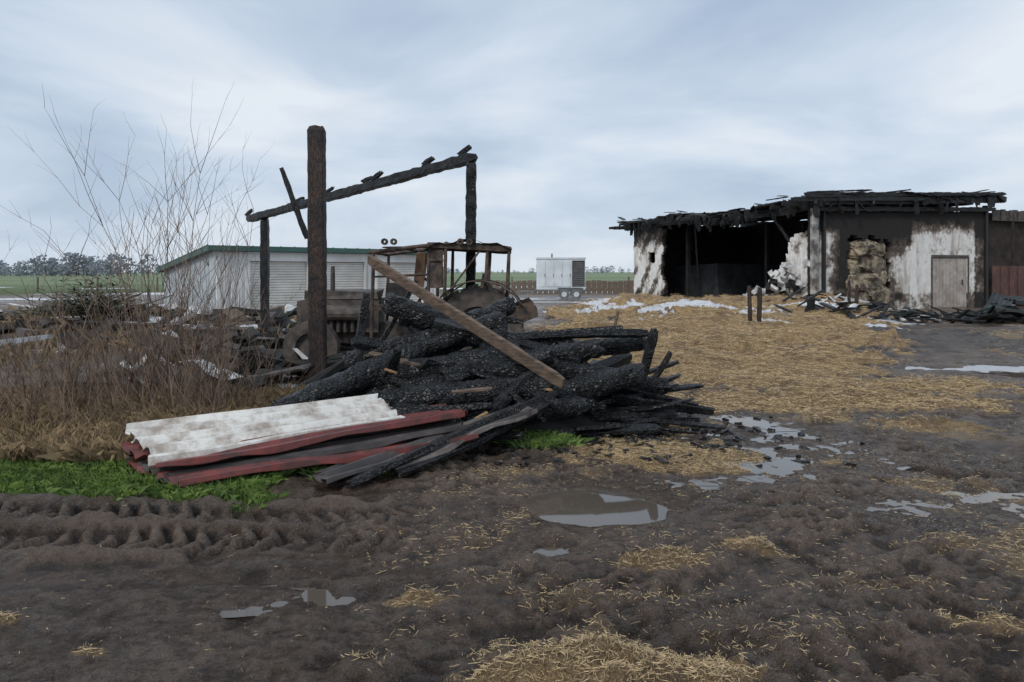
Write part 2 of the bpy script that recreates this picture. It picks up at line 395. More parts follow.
blades(x[k],y[k],.05,.30,.0045,.7,'dry_grass_tufts',DRY)
x=rng.uniform(-24,-6,10000); y=rng.uniform(12,30,10000); k=fbm(x*.7,y*.7,52)>.5
blades(x[k],y[k],.15,.5,.02,.6,'dry_grass_tufts',DRY)

# ---------------------------------------------------------------- burned timber pile
pile=empty('burned_timber_pile',(-.2,8.3,0))
mb=MB()
nx_,ny_=60,40; vs=[]
for j in range(ny_+1):
    for i_ in range(nx_+1):
        x=-2.5+4.9*i_/nx_; y=7.1+3.4*j/ny_
        e=max(0,1-((x+.25)/2.0)**2-((y-9.0)/1.5)**2)
        hgt=.72*e**.7*(1-.55*min(1,max(0,(x+.1)/2)))
        hgt*=.6+.7*float(vn(x*3,y*3,5)); vs.append((x,y,-.1+hgt+.10*float(vn(x*9,y*9,6))*(1 if e>0 else 0)))
mb.add(vs,[(j*(nx_+1)+i_,j*(nx_+1)+i_+1,(j+1)*(nx_+1)+i_+1,(j+1)*(nx_+1)+i_) for j in range(ny_) for i_ in range(nx_)])
flush('ash_heap',mb,[BLK],pile,True)
mb=MB()
LOGS=[((-2.43,7.6,.25),(-.70,8.75,.98),.30),((-1.50,8.9,1.32),(.42,8.9,.70),.31),((-1.97,8.8,.40),(.0,9.0,1.30),.27),
 ((-1.36,7.75,.34),(.38,7.85,.48),.30),((-.2,7.95,.22),(1.40,8.05,.60),.29),((.1,8.8,.72),(1.6,8.9,.86),.22),
 ((-.95,8.3,.60),(1.0,8.3,.86),.25),((-1.6,8.2,.50),(.1,8.25,.80),.28),((-.6,8.0,.65),(1.1,8.4,.50),.26),((-2.2,8.3,.2),(-.6,8.0,.5),.24),
 ((-1.5,9.5,.6),(-.1,9.1,1.2),.25),((-1.35,9.2,1.15),(-.3,8.5,.95),.27),((.3,8.6,.5),(1.75,8.3,.42),.22),((-2.0,7.6,.13),(-.7,7.55,.25),.2),
 ((-.9,8.7,.95),(.7,8.6,.85),.24),((-1.25,8.45,.75),(-.1,8.6,1.16),.22),((.2,8.1,.25),(1.6,8.5,.30),.24),((-1.9,8.5,.65),(-.9,8.6,.95),.25),
 ((-.5,7.5,.22),(.75,7.75,.30),.22),((.0,8.2,.7),(1.4,8.15,.52),.2),((-.7,7.9,.35),(-.1,8.6,1.1),.18),((.9,7.9,.2),(.3,8.6,.95),.15)]
for p0,p1,w in LOGS: mb.beam(p0,p1,w,w*.9,rnd=True,j=.14,bend=.035,n=16,seg=int((Vector(p1)-Vector(p0)).length/.045))
flush('charred_logs',mb,[CH],pile)
mb=MB()
BE=[((-.34,7.3,.17),(.20,7.9,.62),.13,.09),((-1.28,5.78,.04),(.5,7.8,.45),.12,.06),((-.95,6.1,.05),(.35,7.5,.38),.15,.05),((-.6,6.8,.12),(.7,7.9,.40),.10,.06),
 ((.3,7.9,.08),(1.8,8.1,.16),.12,.04),((.9,8.1,.10),(2.1,8.3,.05),.10,.04),((.7,8.0,.25),(1.9,8.6,.38),.10,.06),((-.1,8.4,.95),(1.6,8.7,.98),.11,.08),
 ((-.9,8.6,1.12),(.75,8.2,.72),.13,.09),((1.45,8.5,.35),(1.62,8.4,1.05),.09,.07),((1.5,8.4,.35),(1.78,8.3,.80),.08,.05),((-1.9,8.9,.4),(-1.75,8.9,1.45),.09,.07),
 ((-1.75,9.0,.6),(-1.2,9.3,1.6),.06,.06),((-.5,7.2,.1),(.1,7.05,.15),.07,.05),((.4,7.5,.06),(1.5,7.6,.1),.14,.04),
 ((-2.9,7.9,.12),(-1.2,7.7,.22),.14,.04),((-1.1,9.1,1.25),(.1,8.7,1.12),.18,.07),((-1.7,7.3,.3),(-.2,7.4,.36),.13,.07),((.2,9.0,.95),(1.3,8.7,1.05),.06,.05),
 ((1.2,8.2,.3),(2.15,8.35,.42),.07,.04),((1.1,8.0,.12),(2.25,7.8,.06),.06,.03),((1.2,8.6,.4),(2.0,8.9,.62),.05,.04),((1.0,7.8,.1),(1.9,7.6,.05),.07,.03),((.9,8.3,.5),(2.05,8.15,.24),.05,.03),((1.3,8.1,.2),(1.95,8.0,.33),.16,.02)]
for p0,p1,w,h in BE: mb.beam(p0,p1,w,h,j=.12,bend=.02,roll=random.uniform(-.5,.5))
for k in range(105):
    x=random.gauss(-.15,1.0); y=random.gauss(8.5,.7)
    if not(-2.2<x<1.7 and 7.3<y<10.3): continue
    e=max(0,1-((x+.15)/2.3)**2-((y-8.9)/1.8)**2); base=.85*e**.7*(1-.4*max(0,min(1,x/1.7)))
    z=base*random.uniform(.4,1.0)+.04; a=random.gauss(0,.5); L=random.uniform(.3,1.2); t=random.gauss(0,.28)
    d=Vector((math.cos(a)*math.cos(t),math.sin(a)*math.cos(t),math.sin(t)))*L/2; c=Vector((x,y,z+abs(d.z)*.3))
    w=random.choice([.06,.09,.12,.15,.18]); mb.beam(c-d,c+d,w,random.choice([.04,w*.8,w*.8]),j=.15,roll=random.uniform(-1.2,1.2),bend=.02)
flush('charred_beams',mb,[CH],pile)
mb=MB(); mb.beam((-1.80,9.3,1.86),(.52,7.5,.57),.045,.14,j=.05,roll=.25)
mb.beam((-1.6,8.4,.78),(-1.0,8.1,.68),.12,.04,j=.1); mb.beam((-.6,7.4,.5),(-.2,7.38,.54),.08,.03,j=.12)
flush('weathered_plank',mb,[PLANK],pile)
mb=MB()
for p,q,w in [((-1.35,7.9,.66),(-1.25,7.95,.62),.04),((-.35,7.18,.28),(-.25,7.2,.33),.05),((.35,7.7,.48),(.42,7.72,.47),.04),((-.1,7.1,.33),(.0,7.15,.32),.04)]:
    mb.beam(p,q,w,.025,j=.3)
flush('split_wood',mb,[RAW],pile)
mb=MB(); FR=[(random.gauss(.2,1.1),random.gauss(7.9,.7)) for _ in range(1000)]; FR=[p for p in FR if not(p[1]<6.5 or (p[0]<-.8 and p[1]<7.2))]
FA=np.array(FR); FZ=H(FA[:,0],FA[:,1])
for (x,y),z in zip(FR,FZ):
    L=random.uniform(.02,.12)*random.choice([1,1,1,2]); a=random.uniform(0,3.14)
    R=Matrix.Rotation(a,3,'Z')@Matrix.Rotation(random.gauss(0,.2),3,'Y')
    mb.box((x,y,z+.012),(L,random.uniform(.015,.05),random.uniform(.008,.03)),R,j=.006)
flush('char_fragments',mb,[CH],pile)

# ---------------------------------------------------------------- corrugated sheets
def sheet(A,B,C,D,mat,name,pitch=.15,amp=.024,lip=.05,wave=.025):
    """A near-left, B far-left, C far-right, D near-right ; ribs run left-right"""
    A,B,C,D=[Vector(p) for p in(A,B,C,D)]; wd=((B-A).length+(C-D).length)/2; nu=36; nr=max(2,round(wd/pitch)); nv=nr*8
    mb=MB(); vs=[]; sd=random.randint(0,99); RP=[1,1,1,.45,0,0,0,.55]
    for th in (0,-.006):
        for j in range(-2,nv+1):
            v=max(j,0)/nv
            for i_ in range(nu+1):
                u=i_/nu; p=(A*(1-u)+D*u)*(1-v)+(B*(1-u)+C*u)*v
                rib=RP[max(j,0)%8]
                z=amp*2*rib+wave*(float(vn(u*3.5,v*1.5,sd))-.5)*2
                if j<0: z-=lip*(-j)/2*(.6+.8*float(vn(u*9,1,sd+2))); p=p+(A-B).normalized()*.004*(-j)
                e=.10*(float(vn(v*14,3 if i_==0 else 8,sd))-.5) if i_ in(0,nu) else 0
                vs.append((p.x+e,p.y,p.z+z+th))
    R=nv+3; M=nu+1; o=R*M; fs=[]
    for j in range(R-1):
        for i_ in range(nu):
            a=j*M+i_; fs.append((a,a+1,a+M+1,a+M)); fs.append((o+a,o+a+M,o+a+M+1,o+a+1))
    for j in range(R-1):
        a=j*M; fs.append((a,a+M,o+a+M,o+a)); a+=nu; fs.append((a,o+a,o+a+M,a+M))
    for i_ in range(nu): fs.append((i_,o+i_,o+i_+1,i_+1))
    mb.add(vs,fs); return flush(name,mb,[mat])
sheet((-2.88,5.9,.17),(-3.40,6.5,.31),(-1.36,7.6,.40),(-1.00,6.95,.27),WSH,'white_corrugated_sheet',amp=.030,pitch=.20,wave=.014)
sheet((-2.76,5.82,.125),(-3.42,6.45,.16),(-.64,7.65,.30),(-.42,6.95,.33),RSH,'red_corrugated_sheet',lip=.04)
sheet((-2.70,5.76,.06),(-3.3,6.4,.07),(-.6,7.5,.2),(-.42,6.75,.25),DSH,'dark_corrugated_sheet',lip=.03)
sheet((-2.56,5.66,.03),(-3.3,6.3,.03),(-.6,7.3,.1),(-.30,6.62,.22),RSH,'red_corrugated_sheet',lip=.04)
sheet((-1.45,5.75,.04),(-1.6,5.98,.04),(.0,7.5,.3),(.15,7.1,.3),DSH,'dark_corrugated_sheet',lip=.03)
sheet((-.95,6.1,.06),(-1.15,6.35,.07),(.1,7.45,.36),(.28,7.2,.34),paint('grey_sheet',(.22,.19,.17),(.05,.035,.03),.9,.6),'dark_corrugated_sheet',lip=.03)

# ---------------------------------------------------------------- posts and frame
mb=MB(); mb.beam((-2.91,11.1,-.1),(-2.93,11.1,3.88),.24,.2,j=.035,seg=60,up=(0,1,0)); 
mb.rod((-2.79,10.98,1.2),(-2.79,10.98,1.25),.04)
flush('charred_wooden_post',mb,[CHB])
fr=empty('burned_timber_frame',(-3.7,17,0))
mb=MB(); mb.beam((-.79,14,-.1),(-.77,14,3.8),.19,.2,j=.12,seg=50,up=(0,1,0)); mb.beam((-6.68,20,-.1),(-6.68,20,3.15),.20,.2,j=.08,seg=40,up=(0,1,0))
flush('frame_posts',mb,[CH],fr)
mb=MB(); mb.beam((-7.3,20.55,3.17),(-.72,13.95,3.86),.2,.18,j=.14,seg=90)
for t,h in((.0,.2),(.45,.16),(.62,.14),(.66,.2),(.85,.18),(.97,.2),(.3,.1)):
    p=Vector((-7.3,20.55,3.17)).lerp(Vector((-.72,13.95,3.86)),t); mb.beam(p+Vector((-.1,0,.1)),p+Vector((.12,-.1,.1+h*.7)),.09,.08,j=.25)
flush('frame_beam',mb,[CH],fr)
mb=MB(); mb.beam((-5.46,17.5,4.18),(-4.85,17.5,2.5),.12,.05,j=.2); mb.beam((-5.2,17.6,3.5),(-5.35,17.6,3.9),.04,.04,j=.2); flush('hanging_board',mb,[CH],fr)

# ---------------------------------------------------------------- burned tractor
tr=empty('burned_tractor',(-1.4,13.2,0))
mb=MB()
for y in(12.3,13.8):
    for x0,x1,zt in((-2.34,-2.30,2.02),(-1.40,-1.38,2.12),(-1.14,-1.1,2.16),(-.5,-.40,2.16),(-.12,-.05,2.05)):
        mb.beam((x0,y,.5),(x1,y,zt),.06,.07,mi=0,j=.05,seg=8,up=(0,1,0),rnd=True)
    mb.beam((-2.38,y,2.02),(-1.35,y,2.15),.08,.07,j=.08,rnd=True); mb.beam((-1.4,y,2.15),(-.02,y,2.08),.09,.10,j=.1)
    mb.beam((-2.3,y,1.62),(-1.38,y,1.66),.04,.04,j=.1,rnd=True); mb.beam((-1.1,y,1.25),(-.08,y,1.22),.06,.08,j=.1)
for x,z in((-2.34,2.03),(-1.8,2.1),(-1.38,2.17),(-1.1,2.18),(-.6,2.16),(-.06,2.08)): mb.beam((x,12.3,z),(x,13.8,z),.07,.06,j=.08,rnd=True)
# warped cab roof panel, fender arches, door hoop
vs=[]; 
for a_ in range(13):
    for b_ in range(7):
        x=-1.45+1.45*a_/12; y=12.2+1.7*b_/6; vs.append((x,y,2.21-.10*abs(a_/12-.5)**2*4+.05*(float(vn(a_*.6,b_*.7,2))-.5)*2))
mb.add(vs,[(a_*7+b_,(a_+1)*7+b_,(a_+1)*7+b_+1,a_*7+b_+1) for a_ in range(12) for b_ in range(6) if not(3<a_<8 and 1<b_<4)])
for y in(12.05,13.95):
    for k in range(9):
        t0,t1=math.pi*(.08+.84*k/9),math.pi*(.08+.84*(k+1)/9)
        mb.beam((-.55+.84*math.cos(t0),y,.72+.84*math.sin(t0)),(-.55+.84*math.cos(t1),y,.72+.84*math.sin(t1)),.4,.025,j=.05,seg=2)
mb.beam((-2.1,12.3,2.11),(-1.4,13.7,2.16),.14,.03,j=.2)
mb.beam((-1.1,12.3,1.3),(-.5,12.3,2.1),.035,.035,j=.1,rnd=True); mb.beam((-2.3,12.3,1.1),(-1.5,12.3,1.15),.06,.12,j=.15)
for a,b in(((-1.12,12.28,1.28),(-.9,12.28,1.28)),((-1.36,12.28,1.9),(-1.14,12.28,1.9))): mb.beam(a,b,.05,.05,j=.1)
mb.box((-1.26,12.3,1.75),(.2,.03,.62),None,0,.02)
for x in(-2.1,-1.95,-.85,-.7): mb.cyl((x,12.2,2.2),(0,1,0),.055,.08,n=12,ri=.02)
flush('cab_frame',mb,[RUST],tr)
mb=MB()
mb.box((-2.95,13.05,.95),(1.3,.75,.55),j=.02); mb.box((-2.95,13.05,1.30),(1.25,.66,.16),j=.03); mb.box((-1.6,13.05,.65),(3.6,.45,.35)); mb.box((-3.65,13.05,.9),(.08,.7,.6))
mb.cyl((-2.9,12.6,1.0),(1,0,0),.14,.8,n=14); mb.box((-2.0,13.0,1.25),(.3,.9,.5),j=.03)
for k in range(6): mb.box((-3.7,13.05,.68+k*.09),(.03,.6,.03)); mb.cyl((-3.2+k*.12,12.62,.85),(0,0,1),.035,.35,n=8)
mb.box((-.6,13.05,1.05),(.9,1.4,.06),Matrix.Rotation(.05,3,'Y')); mb.box((-.75,13.05,1.15),(.45,.5,.12)); mb.box((-.5,13.05,1.42),(.1,.48,.5),Matrix.Rotation(.15,3,'Y'))
mb.beam((-1.75,13.05,1.0),(-1.45,13.05,1.5),.05,j=0); mb.cyl((-1.43,13.05,1.52),(.5,0,.85),.2,.03,n=20,ri=.165)
mb.beam((-3.1,12.8,1.3),(-3.1,12.8,1.8),.08,j=.02,rnd=True)
for y in(12.2,13.9):
    mb.cyl((-.55,y,.72),(0,1,0),.72,.32,n=28,ri=.42); mb.cyl((-.55,y,.72),(0,1,0),.42,.08,n=20,ri=.08); mb.cyl((-3.3,y,.45),(0,1,0),.45,.22,n=24,ri=.25); mb.cyl((-3.3,y,.45),(0,1,0),.25,.06,n=20,ri=.05)
    for k in range(18):
        t=k/18*6.283; mb.box((-.55+.74*math.cos(t),y,.72+.74*math.sin(t)),(.05,.3,.08),Matrix.Rotation(-t,3,'Y'))
mb.cyl((-.55,13.05,.72),(0,1,0),.07,1.7,n=12); mb.cyl((-3.3,13.05,.45),(0,1,0),.06,1.6,n=12)
flush('chassis_and_wheels',mb,[SOOTM],tr)
mb=MB(); mb.box((-1.6,12.9,1.72),(.16,.4,.6),Matrix.Rotation(.1,3,'Y'),j=.04); flush('burned_panel',mb,[simple('orange_rust',(.09,.055,.038),(.26,.14,.07))],tr)

# rubble behind the pile
def rubble(N,x0,x1,y0,y1,lo,hi,wts,mats,th):
    mb=MB(); P=np.stack([rng.uniform(x0,x1,N),rng.uniform(y0,y1,N)],1); Zs=H(P[:,0],P[:,1])
    for (x,y),z in zip(P,Zs):
        z+=random.uniform(0,.35)
        R=Matrix.Rotation(random.uniform(0,3),3,'Z')@Matrix.Rotation(random.gauss(0,.33),3,'X')@Matrix.Rotation(random.gauss(0,.25),3,'Y')
        mb.box((x,y,z),(random.uniform(lo,hi),random.uniform(.06,.5),random.uniform(.03,th)),R,random.choices(range(len(wts)),wts)[0],j=.04)
    flush('rubble_heap',mb,mats)
rubble(150,-6.2,-2.6,10.5,15.5,.2,1.2,[5,1.2,3],[BLK,GAL,SOOTM],.1)
rubble(190,-22,-6.5,14,27,.3,2.0,[5,1.2,3,2],[BLK,GAL,SOOTM,PLANK],.2)

# ---------------------------------------------------------------- metal shed
sh=empty('metal_shed',(-7,28,0))
F0=Vector((-10.1,25,0)); fa=Vector((.7526,.6585,0)); fb=Vector((-.6585,.7526,0))
def SP(a,b,z): return F0+fa*a+fb*b+Vector((0,0,z))
Wd,Dp,Hf,Hb=9.2,5.3,2.55,1.85
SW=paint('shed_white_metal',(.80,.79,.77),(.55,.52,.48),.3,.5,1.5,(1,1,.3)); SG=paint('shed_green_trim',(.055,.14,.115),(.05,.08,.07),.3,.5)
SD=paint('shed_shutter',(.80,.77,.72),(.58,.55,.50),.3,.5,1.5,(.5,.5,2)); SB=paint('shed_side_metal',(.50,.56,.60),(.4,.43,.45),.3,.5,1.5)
def ribwall(mb,fn,s0,s1,zf,pitch=.25,d=.03,mi=0):
    prof=[]; s=s0
    while s<s1-1e-6:
        for o,k in((0,0),(.42,0),(.5,1),(.92,1)): 
            if s+o*pitch<s1: prof.append((s+o*pitch,k*d))
        s+=pitch
    prof.append((s1,0)); vs=[]
    for s,k in prof: vs+= [fn(s,k,-.05),fn(s,k,zf(s))]
    mb.add(vs,[(2*i,2*i+2,2*i+3,2*i+1) for i in range(len(prof)-1)],mi)
mb=MB()
ribwall(mb,lambda s,k,z:SP(s,-k,z),0,1.2,lambda s:Hf-.1)
for a,b in((3.42,3.6),(5.8,6.3),(8.5,Wd)): ribwall(mb,lambda s,k,z:SP(s,-k,z),a,b,lambda s:Hf-.1)
def fbx(a0,a1,z0,z1,o,t,mi):
    mb.box(SP((a0+a1)/2,-o,(z0+z1)/2),(a1-a0,t,z1-z0),Matrix.Rotation(math.atan2(fa.y,fa.x),3,'Z'),mi)
for a,b in((1.2,3.42),(3.6,5.8),(6.3,8.5)): fbx(a,b,2.1,Hf-.1,.0,.06,0)
flush('front_wall',mb,[SW],sh)
mb=MB()
for a,b in((1.2,3.42),(3.6,5.8),(6.3,8.5)):
    fbx(a-.03,a+.05,0,2.12,.03,.08,1); fbx(b-.05,b+.03,0,2.12,.03,.08,1); fbx(a-.03,b+.03,2.08,2.16,.035,.09,1)
    vs=[]; N=22
    for k in range(N):
        z0=2.08*k/N; z1=2.08*(k+1)/N
        vs+=[SP(a+.05,.06,z0),SP(b-.05,.06,z0),SP(a+.05,.02,z0+.02),SP(b-.05,.02,z0+.02),SP(a+.05,.02,z1-.02),SP(b-.05,.02,z1-.02)]
    n=len(vs)//2; mb.add(vs,[(2*i,2*i+1,2*i+3,2*i+2) for i in range(n-1)],0)
flush('roller_shutters',mb,[SD,SW],sh)
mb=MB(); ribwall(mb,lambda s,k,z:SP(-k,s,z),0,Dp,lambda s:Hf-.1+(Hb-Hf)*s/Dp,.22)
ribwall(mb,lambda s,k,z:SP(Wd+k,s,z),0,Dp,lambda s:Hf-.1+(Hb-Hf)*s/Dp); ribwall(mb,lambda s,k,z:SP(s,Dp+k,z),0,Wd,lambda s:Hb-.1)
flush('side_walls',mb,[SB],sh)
mb=MB(); e=.25
vs=[SP(-e,-e,Hf+.05),SP(Wd+e,-e,Hf+.05),SP(Wd+e,Dp+e,Hb-.0),SP(-e,Dp+e,Hb-.0)]; vs+=[v-Vector((0,0,.17)) for v in vs]
mb.add(vs,[(0,1,2,3),(7,6,5,4),(0,4,5,1),(1,5,6,2),(2,6,7,3),(3,7,4,0)]); 
for k in range(20): 
    a=-e+k*(Wd+2*e)/19; mb.rod(SP(a,-e,Hf+.06),SP(a,Dp+e,Hb+.01),.03,.03)
flush('roof',mb,[SG],sh)

# ---------------------------------------------------------------- burned barn
bn=empty('burned_barn',(13,32,0))
C0=Vector((12.97,32,0)); LA=Vector((-.351,.936,0)); RA=Vector((.936,.351,0))
def BP(L,R,z): return C0+LA*L+RA*R+Vector((0,0,z))
pm=NT('sooty_plaster'); at=pm.n('Attribute',attribute_name='soot')
n1=pm.noise(.8,6,.7); n2=pm.noise(4,6,.75); n3=pm.noise(2.2,5,.7,scale3=(1,1,.25))
base=pm.mix(pm.ramp(n2,(.4,0),(.62,.5)),(.80,.79,.76),(.56,.53,.49))
base=pm.mix(pm.ramp(n3,(.48,0),(.66,.7)),base,(.32,.26,.20))
f=pm.math('ADD',at.outputs['Fac'],pm.math('MULTIPLY',pm.math('SUBTRACT',n1,.5),1.5)); f=pm.math('ADD',f,pm.math('MULTIPLY',pm.math('SUBTRACT',n2,.5),.8))
c=pm.mix(pm.ramp(f,(.24,0),(.50,1)),base,(.17,.13,.10)); c=pm.mix(pm.ramp(f,(.38,0),(.74,1)),c,(.018,.016,.015))
PL=pm.out(c,.9,pm.bump(n2,.4,.03))
def wallgrid(mb,fn,s0,s1,z1f,keep,soot,th=.25,st=.15,jit=.03):
    ns=int((s1-s0)/st); zm=5.6; nz=int(zm/st); K=np.zeros((ns,nz),bool); vid={}
    def vert(i,k,side):
        key=(i,k,side)
        if key not in vid:
            s=s0+i*st; z=k*st-.1; vid[key]=len(mb.v); mb.v.append(tuple(fn(s+random.uniform(-jit,jit),th*side,z+random.uniform(-jit,jit)))); mb.c.append(soot(s,z) if side==0 else 1.0)
        return vid[key]
    for i in range(ns):
        for k in range(nz):
            s=s0+(i+.5)*st; z=(k+.5)*st-.1; K[i,k]= z<z1f(s) and keep(s,z)
    for i in range(ns):
        for k in range(nz):
            if not K[i,k]: continue
            for side in(0,1):
                q=[vert(i,k,side),vert(i+1,k,side),vert(i+1,k+1,side),vert(i,k+1,side)]; mb.f.append(tuple(q if side==0 else q[::-1])); mb.m.append(0)
            for di,dk,(a,b) in((-1,0,((0,0),(0,1))),(1,0,((1,1),(1,0))),(0,-1,((1,0),(0,0))),(0,1,((0,1),(1,1)))):
                ii,kk=i+di,k+dk
                if not(0<=ii<ns and 0<=kk<nz and K[ii,kk]):
                    mb.f.append((vert(i+a[0],k+a[1],0),vert(i+b[0],k+b[1],0),vert(i+b[0],k+b[1],1),vert(i+a[0],k+a[1],1))); mb.m.append(0)
def roofz(R,L=0):
    sag=-.30*math.sin(math.pi*min(1,max(0,(L-1)/9)))*max(0,1-R/6)-.18*math.sin(math.pi*min(1,max(0,(L-11)/6)))
    return 4.98+.042*R+sag
def keepR(s,z):
    if 2.0+.1*math.sin(z*5)<s<4.35+.15*math.sin(z*7) and .8+.15*math.sin(s*5)<z<3.25+.15*math.sin(s*6): return False
    if 7.05<s<9.35 and z<2.4: return False
    if s>10.6 and z>.1: return False
    return True
def sootR(s,z):
    v=.10+max(0,(z-3.3)/.6)*.5
    v+=max(0,1-s/2.4)*.30+.22*max(0,1-abs(s-1.6)/1.0)*(z>1)
    if 1.5<s<5.8 and z>2.3: v+=.5*max(0,1-abs(z-3.5)/1.3)
    dx=max(2.0-s,0,s-4.35); v+=.45*max(0,1-dx/1.2)*(z>.4)
    dd=max(7.05-s,0,s-9.35); v+=.15*max(0,1-dd/.6)*(z<2.9)
    if s>9.8: v+=.45
    if z<.7: v+=.25
    return v
mb=MB(); wallgrid(mb,lambda s,t,z:BP(t,s,z),0,11.2,lambda s:4.35+.03*s,keepR,sootR)
flush('gable_wall',mb,[PL],bn,attr='soot')
def keepL(s,z):
    if s<3.3: 
        return z< 4.3-1.25*max(0,s-.2)+1.3*(float(vn(s*2.3,z*.8,4))-.5)+.5*(float(vn(s*6,z*5,9))-.5)
    if s<11.7+.6*(float(vn(z*2,1,3))): return False
    if 12.8<s<13.6 and 2.2<z<2.9: return False
    return s<15.2
def sootL(s,z):
    if s<3.3: return .18+.15*max(0,(z-2.5))+.22*math.sin(s*5)*math.sin(z*4)
    return .12+max(0,(z-3.0)/1)*.6+.30*(abs(math.sin(s*2.2+z*1.7))>.8)+.5*max(0,(.8-z))
mb=MB(); wallgrid(mb,lambda s,t,z:BP(s,t,z),.3,15.3,lambda s:4.3,keepL,sootL,st=.13,jit=.045)
flush('long_wall',mb,[PL],bn,attr='soot')
mb=MB()
def bbx(L0,L1,R0,R1,z0,z1,mi=0,j=0):
    mb.box(BP((L0+L1)/2,(R0+R1)/2,(z0+z1)/2),(R1-R0,L1-L0,z1-z0),Matrix.Rotation(math.atan2(RA.y,RA.x),3,'Z'),mi,j)
bbx(15.3,15.5,0.3,18,0,4.7); bbx(.3,15.3,8.6,8.8,0,4.8); bbx(.3,15.3,18,18.2,0,4.6); bbx(5.5,5.7,4.5,8.6,0,4.3)
bbx(11.3,11.5,1.3,1.5,0,4.4); bbx(7,7.2,3.4,3.6,0,4.4)
bbx(10.5,15.2,3,8,0,2.0,1,.2); bbx(6.5,8.5,6.5,8.4,0,3.0,1,.1)
flush('interior_walls',mb,[BLK,simple('sooty_interior',(.02,.022,.025),(.05,.053,.06),2,.9)],bn)
mb=MB()
bbx(-.1,.05,-.05,.3,0,4.75,0); bbx(-.16,-.02,.5,.62,0,4.6,1); bbx(-.1,.1,10.45,10.62,0,4.9,1)
flush('corner_pillars',mb,[paint('pillar_plaster',(.52,.50,.48),(.03,.025,.02),.9,.8,2),CH],bn)
mb=MB()
def slab(L0,L1,R0,R1,dz,th):
    N=44; vs=[]
    for k in (0,1):
        for i in range(N+1):
            random.seed(100+i)
            for jx in (0,1):
                L=L0+(L1-L0)*i/N; R=R0 if jx==0 else R1
                if jx==0: R+=random.uniform(-.35,.6)
                vs.append(BP(L,R,roofz(R,L)+dz-th*k+random.uniform(-.08,.06)))
    o=2*(N+1); fs=[]
    for i in range(N):
        a=2*i; fs+=[(a,a+1,a+3,a+2),(o+a,o+a+2,o+a+3,o+a+1),(a,a+2,o+a+2,o+a),(a+1,o+a+1,o+a+3,a+3)]
    fs+=[(0,o,o+1,1),(2*N,2*N+1,o+2*N+1,o+2*N)]
    mb.add(vs,fs)
slab(-.5,16.6,-.5,11.3,0,.08)
random.seed(55)
flush('roof_deck',mb,[BLK],bn)
mb=MB()
for k in range(30):
    L=-.4+k*.58; R0=random.uniform(-1.6,-.2); mb.beam(BP(L,R0,roofz(R0,L)-.18+random.uniform(-.4,.05)),BP(L+random.uniform(-.1,.1),6,roofz(6,L)-.2),.1,.18,j=.15,seg=20)
for R,h in((.05,.34),(3,.25),(6,.25),(9,.3)):
    for q in range(6):
        La,Lb=-.5+q*2.82,-.5+(q+1)*2.82; mb.beam(BP(La,R,roofz(R,La)-.36),BP(Lb,R,roofz(R,Lb)-.36+random.uniform(-.08,.05)),.2,h,j=.15,seg=14)
mb.beam(BP(-.3,-.3,4.70),BP(-.3,11.5,4.70+.50),.16,.30,j=.2,seg=60); mb.beam(BP(-.45,-.8,5.0),BP(-.45,11.2,5.0+.44),.08,.16,j=.3,seg=70)
mb.beam(BP(-.2,0,4.42),BP(-.15,11,4.72),.12,.20,j=.25,seg=40)
for k in range(90):
    e_=k%2; L=random.uniform(-.5,16.3) if e_ else random.uniform(-.5,.6); R=random.uniform(-.6,1.5) if e_ else random.uniform(-.6,11); ln=random.uniform(.3,1.6)
    p=BP(L,R,roofz(R,L)+.03+random.uniform(0,.08)); d=(LA if e_ else RA)*ln; mb.beam(p,p+d+Vector((0,0,random.gauss(-.04,.14))),random.uniform(.08,.4),.04,j=.2)
for k in range(95):
    if k<60: L=random.uniform(0,16); R=random.uniform(-.8,-.2); 
    else: L=-.4; R=random.uniform(-.5,11)
    p=BP(L,R,roofz(R,L)-.1); mb.beam(p,p+Vector((random.gauss(0,.2),random.gauss(0,.1),-random.uniform(.15,.8))),random.uniform(.04,.26),.03,j=.3)
mb.beam(BP(-.4,3,5.15),BP(-.4,5.2,5.42),.2,.05,j=.3); mb.beam(BP(-.4,-.5,5.1),BP(-.3,3,5.33),.2,.06,j=.3)
mb.beam(BP(3,.2,4.6),BP(1.2,.6,2.2),.1,.14,j=.2); mb.beam(BP(9,.2,4.5),BP(10.5,1.5,1.0),.1,.14,j=.2)
flush('charred_rafters',mb,[CH],bn)
mb=MB(); bbx(.05,.12,7.08,9.33,0,2.37,0)
for k in range(10): bbx(.02,.06,7.1+k*.225,7.3+k*.225,.05,2.33,0,.008)
bbx(-.03,.04,7.0,9.4,2.38,2.5,1); bbx(-.03,.02,6.98,7.06,0,2.4,1); bbx(-.03,.02,9.34,9.42,0,2.4,1); bbx(-.05,.0,8.95,9.0,1.1,1.35,1)
flush('barn_door',mb,[paint('door_grey',(.48,.44,.40),(.25,.19,.15),.7,.7,2),SOOTM],bn)
mb=MB()
for k in range(24): bbx(-.02+.04*(k%2),.02+.04*(k%2),11.0+k*.3,11.32+k*.3,.25,2.0,0)
for k in range(24): bbx(-.02+.04*(k%2),.02+.04*(k%2),11.0+k*.3,11.32+k*.3,4.2,4.7+.03*(k%3),1)
flush('red_steel_gate',mb,[paint('oxide_red_steel',(.14,.065,.05),(.05,.03,.025),.7,.6),SOOTM],bn)
mb=MB(); bbx(.25,.35,10.7,18,0,4.6,0); bbx(-.05,.1,13.9,14.1,0,4.6,0); bbx(-.02,.05,12.4,12.5,2,4.6,0); flush('gate_recess',mb,[simple('burnt_recess',(.012,.01,.01),(.055,.038,.03),2,.9)],bn)
mb=MB()
